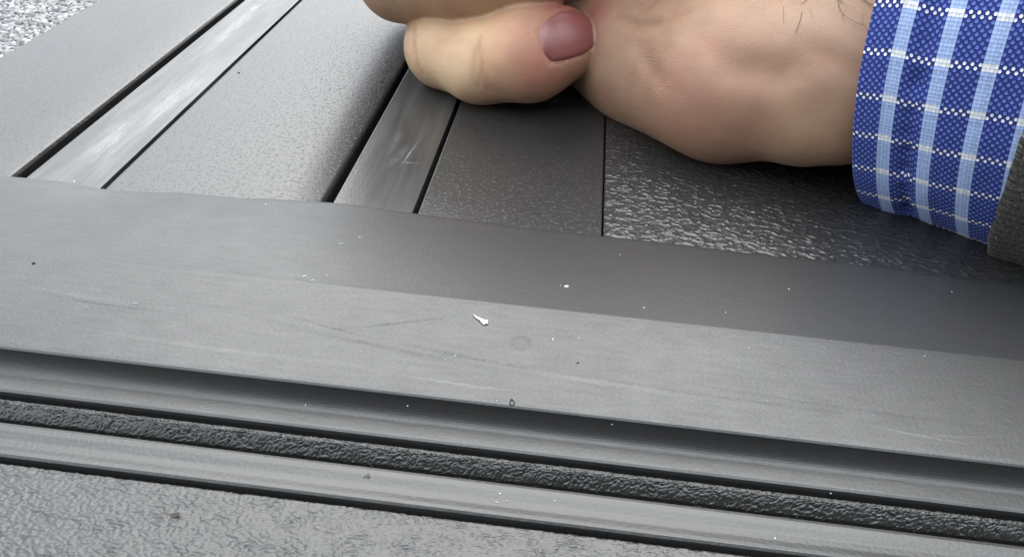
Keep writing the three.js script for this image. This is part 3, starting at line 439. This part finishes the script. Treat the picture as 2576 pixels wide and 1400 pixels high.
// ---------------------------------------------------------------- crumbs of dirt and lint lying on the surfaces
{
  scene.updateMatrixWorld(true);
  const rc = new THREE.Raycaster(), ground = [cover, rail, bed], O = EYE.clone().multiplyScalar(MM);
  const rest = (px, py) => { rc.set(O, sight(px, py, 100).multiplyScalar(MM).sub(O).normalize()); const h = rc.intersectObjects(ground, true)[0]; return { p: h.point.multiplyScalar(1 / MM), n: h.face.normal.clone() }; };
  const white = new THREE.MeshStandardMaterial({ color: new THREE.Color().setRGB(0.5, 0.5, 0.49), roughness: 0.85 }), dark = new THREE.MeshStandardMaterial({ color: new THREE.Color().setRGB(0.012, 0.012, 0.012), roughness: 0.7 }), brown = new THREE.MeshStandardMaterial({ color: new THREE.Color().setRGB(0.05, 0.045, 0.035), roughness: 0.8 });
  const r = rng(123);
  function lie(g, px, py, turn, lift) { const { p, n } = rest(px, py); g.rotateY(turn); g.applyQuaternion(new THREE.Quaternion().setFromUnitVectors(new THREE.Vector3(0, 1, 0), n)); g.translate(p.x + n.x * lift, p.y + n.y * lift, p.z + n.z * lift); return g; }
  function crumb(a, b, h) { const g = new THREE.IcosahedronGeometry(1, 2), q = g.attributes.position, s = r() * 50; for (let i = 0; i < q.count; i++) { const k = 1 + 0.45 * n3(q.getX(i) * 1.2 + s, q.getY(i) * 1.2, q.getZ(i) * 1.2, 90); q.setXYZ(i, q.getX(i) * k * a, q.getY(i) * k * h, q.getZ(i) * k * b); } g.computeVertexNormals(); return g; }
  const one = (name, g, m, label, cat, group) => tag(mesh(name, g, m), label, cat, group);
  // the feather-like flake: a thin curved tail that widens into a ragged head
  { const sh = new THREE.Shape(); sh.moveTo(-1.25, 0.85); sh.quadraticCurveTo(-0.9, 0.25, -0.2, -0.15); sh.lineTo(0.05, -0.5); sh.lineTo(0.28, -0.62); sh.lineTo(0.32, -0.9); sh.lineTo(0.62, -0.55); sh.lineTo(0.9, -0.6); sh.lineTo(0.72, -0.25); sh.lineTo(0.85, 0.0); sh.lineTo(0.45, 0.0); sh.lineTo(0.2, 0.1); sh.quadraticCurveTo(-0.7, 0.35, -1.25, 0.85);
    const g = new THREE.ExtrudeGeometry(sh, { depth: 0.12, bevelEnabled: true, bevelThickness: 0.04, bevelSize: 0.03, bevelSegments: 1 }); g.rotateX(-Math.PI / 2); const q = g.attributes.position; for (let i = 0; i < q.count; i++) q.setY(i, q.getY(i) + 0.10 * Math.abs(n2(q.getX(i) * 1.5, q.getZ(i) * 1.5, 92))); g.computeVertexNormals();
    one('lint_flake', lie(g, 1212, 806, 0, 0.05), white, 'white feather-like flake with a thin tail on the rail', 'flake'); }
  one('crumb', lie(crumb(0.34, 0.27, 0.14), 1425, 721, 0.5, 0.06), white, 'largest round white crumb on the rail slope below the slats', 'crumb');
  { const pts = [...Array(14)].map((_, i) => { const a = i / 14 * 6.283; return new THREE.Vector3(Math.cos(a) * 0.26 + 0.05 * Math.sin(2 * a), 0.05 + 0.04 * Math.sin(a * 3), Math.sin(a) * 0.42); }); one('lint_ring', lie(new THREE.TubeGeometry(new THREE.CatmullRomCurve3(pts, true), 48, 0.065, 5, true), 1288, 1012, 0.2, 0.03), dark, 'tiny black loop of lint at the rail\'s lower lip', 'lint'); }
  one('crumb', lie(crumb(0.22, 0.16, 0.14), 84, 662, 0.4, 0.06), dark, 'black crumb near the left end of the rail crease', 'crumb');
  one('crumb', lie(crumb(0.2, 0.12, 0.1), 1454, 912, 0.8, 0.04), brown, 'dark crumb on the rail right of the round mark', 'crumb');
  { const pts = [[-0.4, 0.05, 0.2], [-0.1, 0.12, -0.1], [0.15, 0.2, -0.25], [0.2, 0.1, 0.05], [0.0, 0.08, 0.15], [0.3, 0.05, 0.1]].map(a => new THREE.Vector3(...a)); one('lint_curl', lie(new THREE.TubeGeometry(new THREE.CatmullRomCurve3(pts), 30, 0.04, 5), 924, 1198, 0, 0.02), brown, 'tiny dark curl of lint on the trim strip', 'lint'); }
  { const sh = new THREE.Shape(); sh.moveTo(-0.7, 0.25); sh.lineTo(-0.1, -0.1); sh.lineTo(0.45, 0.1); sh.lineTo(0.5, 0.4); sh.lineTo(0, 0.42); const g = new THREE.ExtrudeGeometry(sh, { depth: 0.06, bevelEnabled: false }); g.rotateX(-Math.PI / 2 + 0.25); one('dirt_chip', lie(g, 440, 1300, 0, 0.12), brown, 'small dark flat chip on the grained cap', 'chip'); }
  one('crumb', lie(crumb(0.26, 0.2, 0.14), 600, 183, 0.2, 0.05), brown, 'dark crumb on the slat between the two hinge strips', 'crumb');
  one('crumb', lie(crumb(0.45, 0.25, 0.14), 1352, 536, -0.6, 0.05), dark, 'black crumb on the shaded slat beside the embossed panel', 'crumb');
  // specks nothing tells apart
  const specks = [[858, 613, 0.42, 0.07, 0.1], [765, 695, 0.42, 0.1, 0.9], [785, 705, 0.28, 0.09, 0.7], [823, 692, 0.12, 0.11, 0], [1391, 853, 0.3, 0.06, 1.4], [1456, 850, 0.14, 0.09, 0.3], [1620, 774, 0.24, 0.08, 0.6], [1826, 786, 0.12, 0.1, 0], [1985, 727, 0.14, 0.12, 0], [2395, 734, 0.13, 0.1, 0.6], [1410, 718, 0.1, 0.08, 0], [668, 514, 0.15, 0.13, 0.2], [1265, 530, 0.1, 0.08, 0], [768, 1018, 0.22, 0.05, 1.3], [1025, 1020, 0.12, 0.1, 0], [1250, 1008, 0.1, 0.08, 0], [1540, 1067, 0.12, 0.08, 0], [400, 1097, 0.3, 0.1, 0.3], [1258, 1241, 0.13, 0.11, 0], [1250, 1263, 0.26, 0.06, -0.2], [1275, 1260, 0.22, 0.05, -0.2], [1950, 1354, 0.2, 0.07, 1.2], [2090, 1240, 0.14, 0.09, 0], [340, 762, 0.5, 0.05, 0.1], [215, 772, 0.3, 0.05, 0.2], [291, 277, 0.2, 0.15, 0], [186, 456, 0.12, 0.34, 0.2], [1395, 1260, 0.1, 0.08, 0.4], [1120, 905, 0.1, 0.08, 0], [1145, 895, 0.1, 0.1, 0], [1560, 640, 0.1, 0.1, 0], [905, 596, 0.16, 0.11, 0.3], [2710 / 1.165, 895, 0.12, 0.08, 0.2], [320, 498, 0.22, 0.07, 0.1], [1885, 875, 0.16, 0.06, 0.3]];
  for (const [x, y, a, b, t] of specks) one('dust_speck', lie(crumb(a * 0.8, b * 0.75, 0.05 + 0.03 * r()), x, y, t, 0.03), white, y > 1085 ? 'tiny pale speck of dust on the trim strip or the lowest ledge' : x < 300 && y < 470 ? 'tiny white speck on the pale left hinge strip' : 'tiny pale speck of dust on the wide rail', 'speck', 'dust specks');
}
renderer.render(scene, camera);
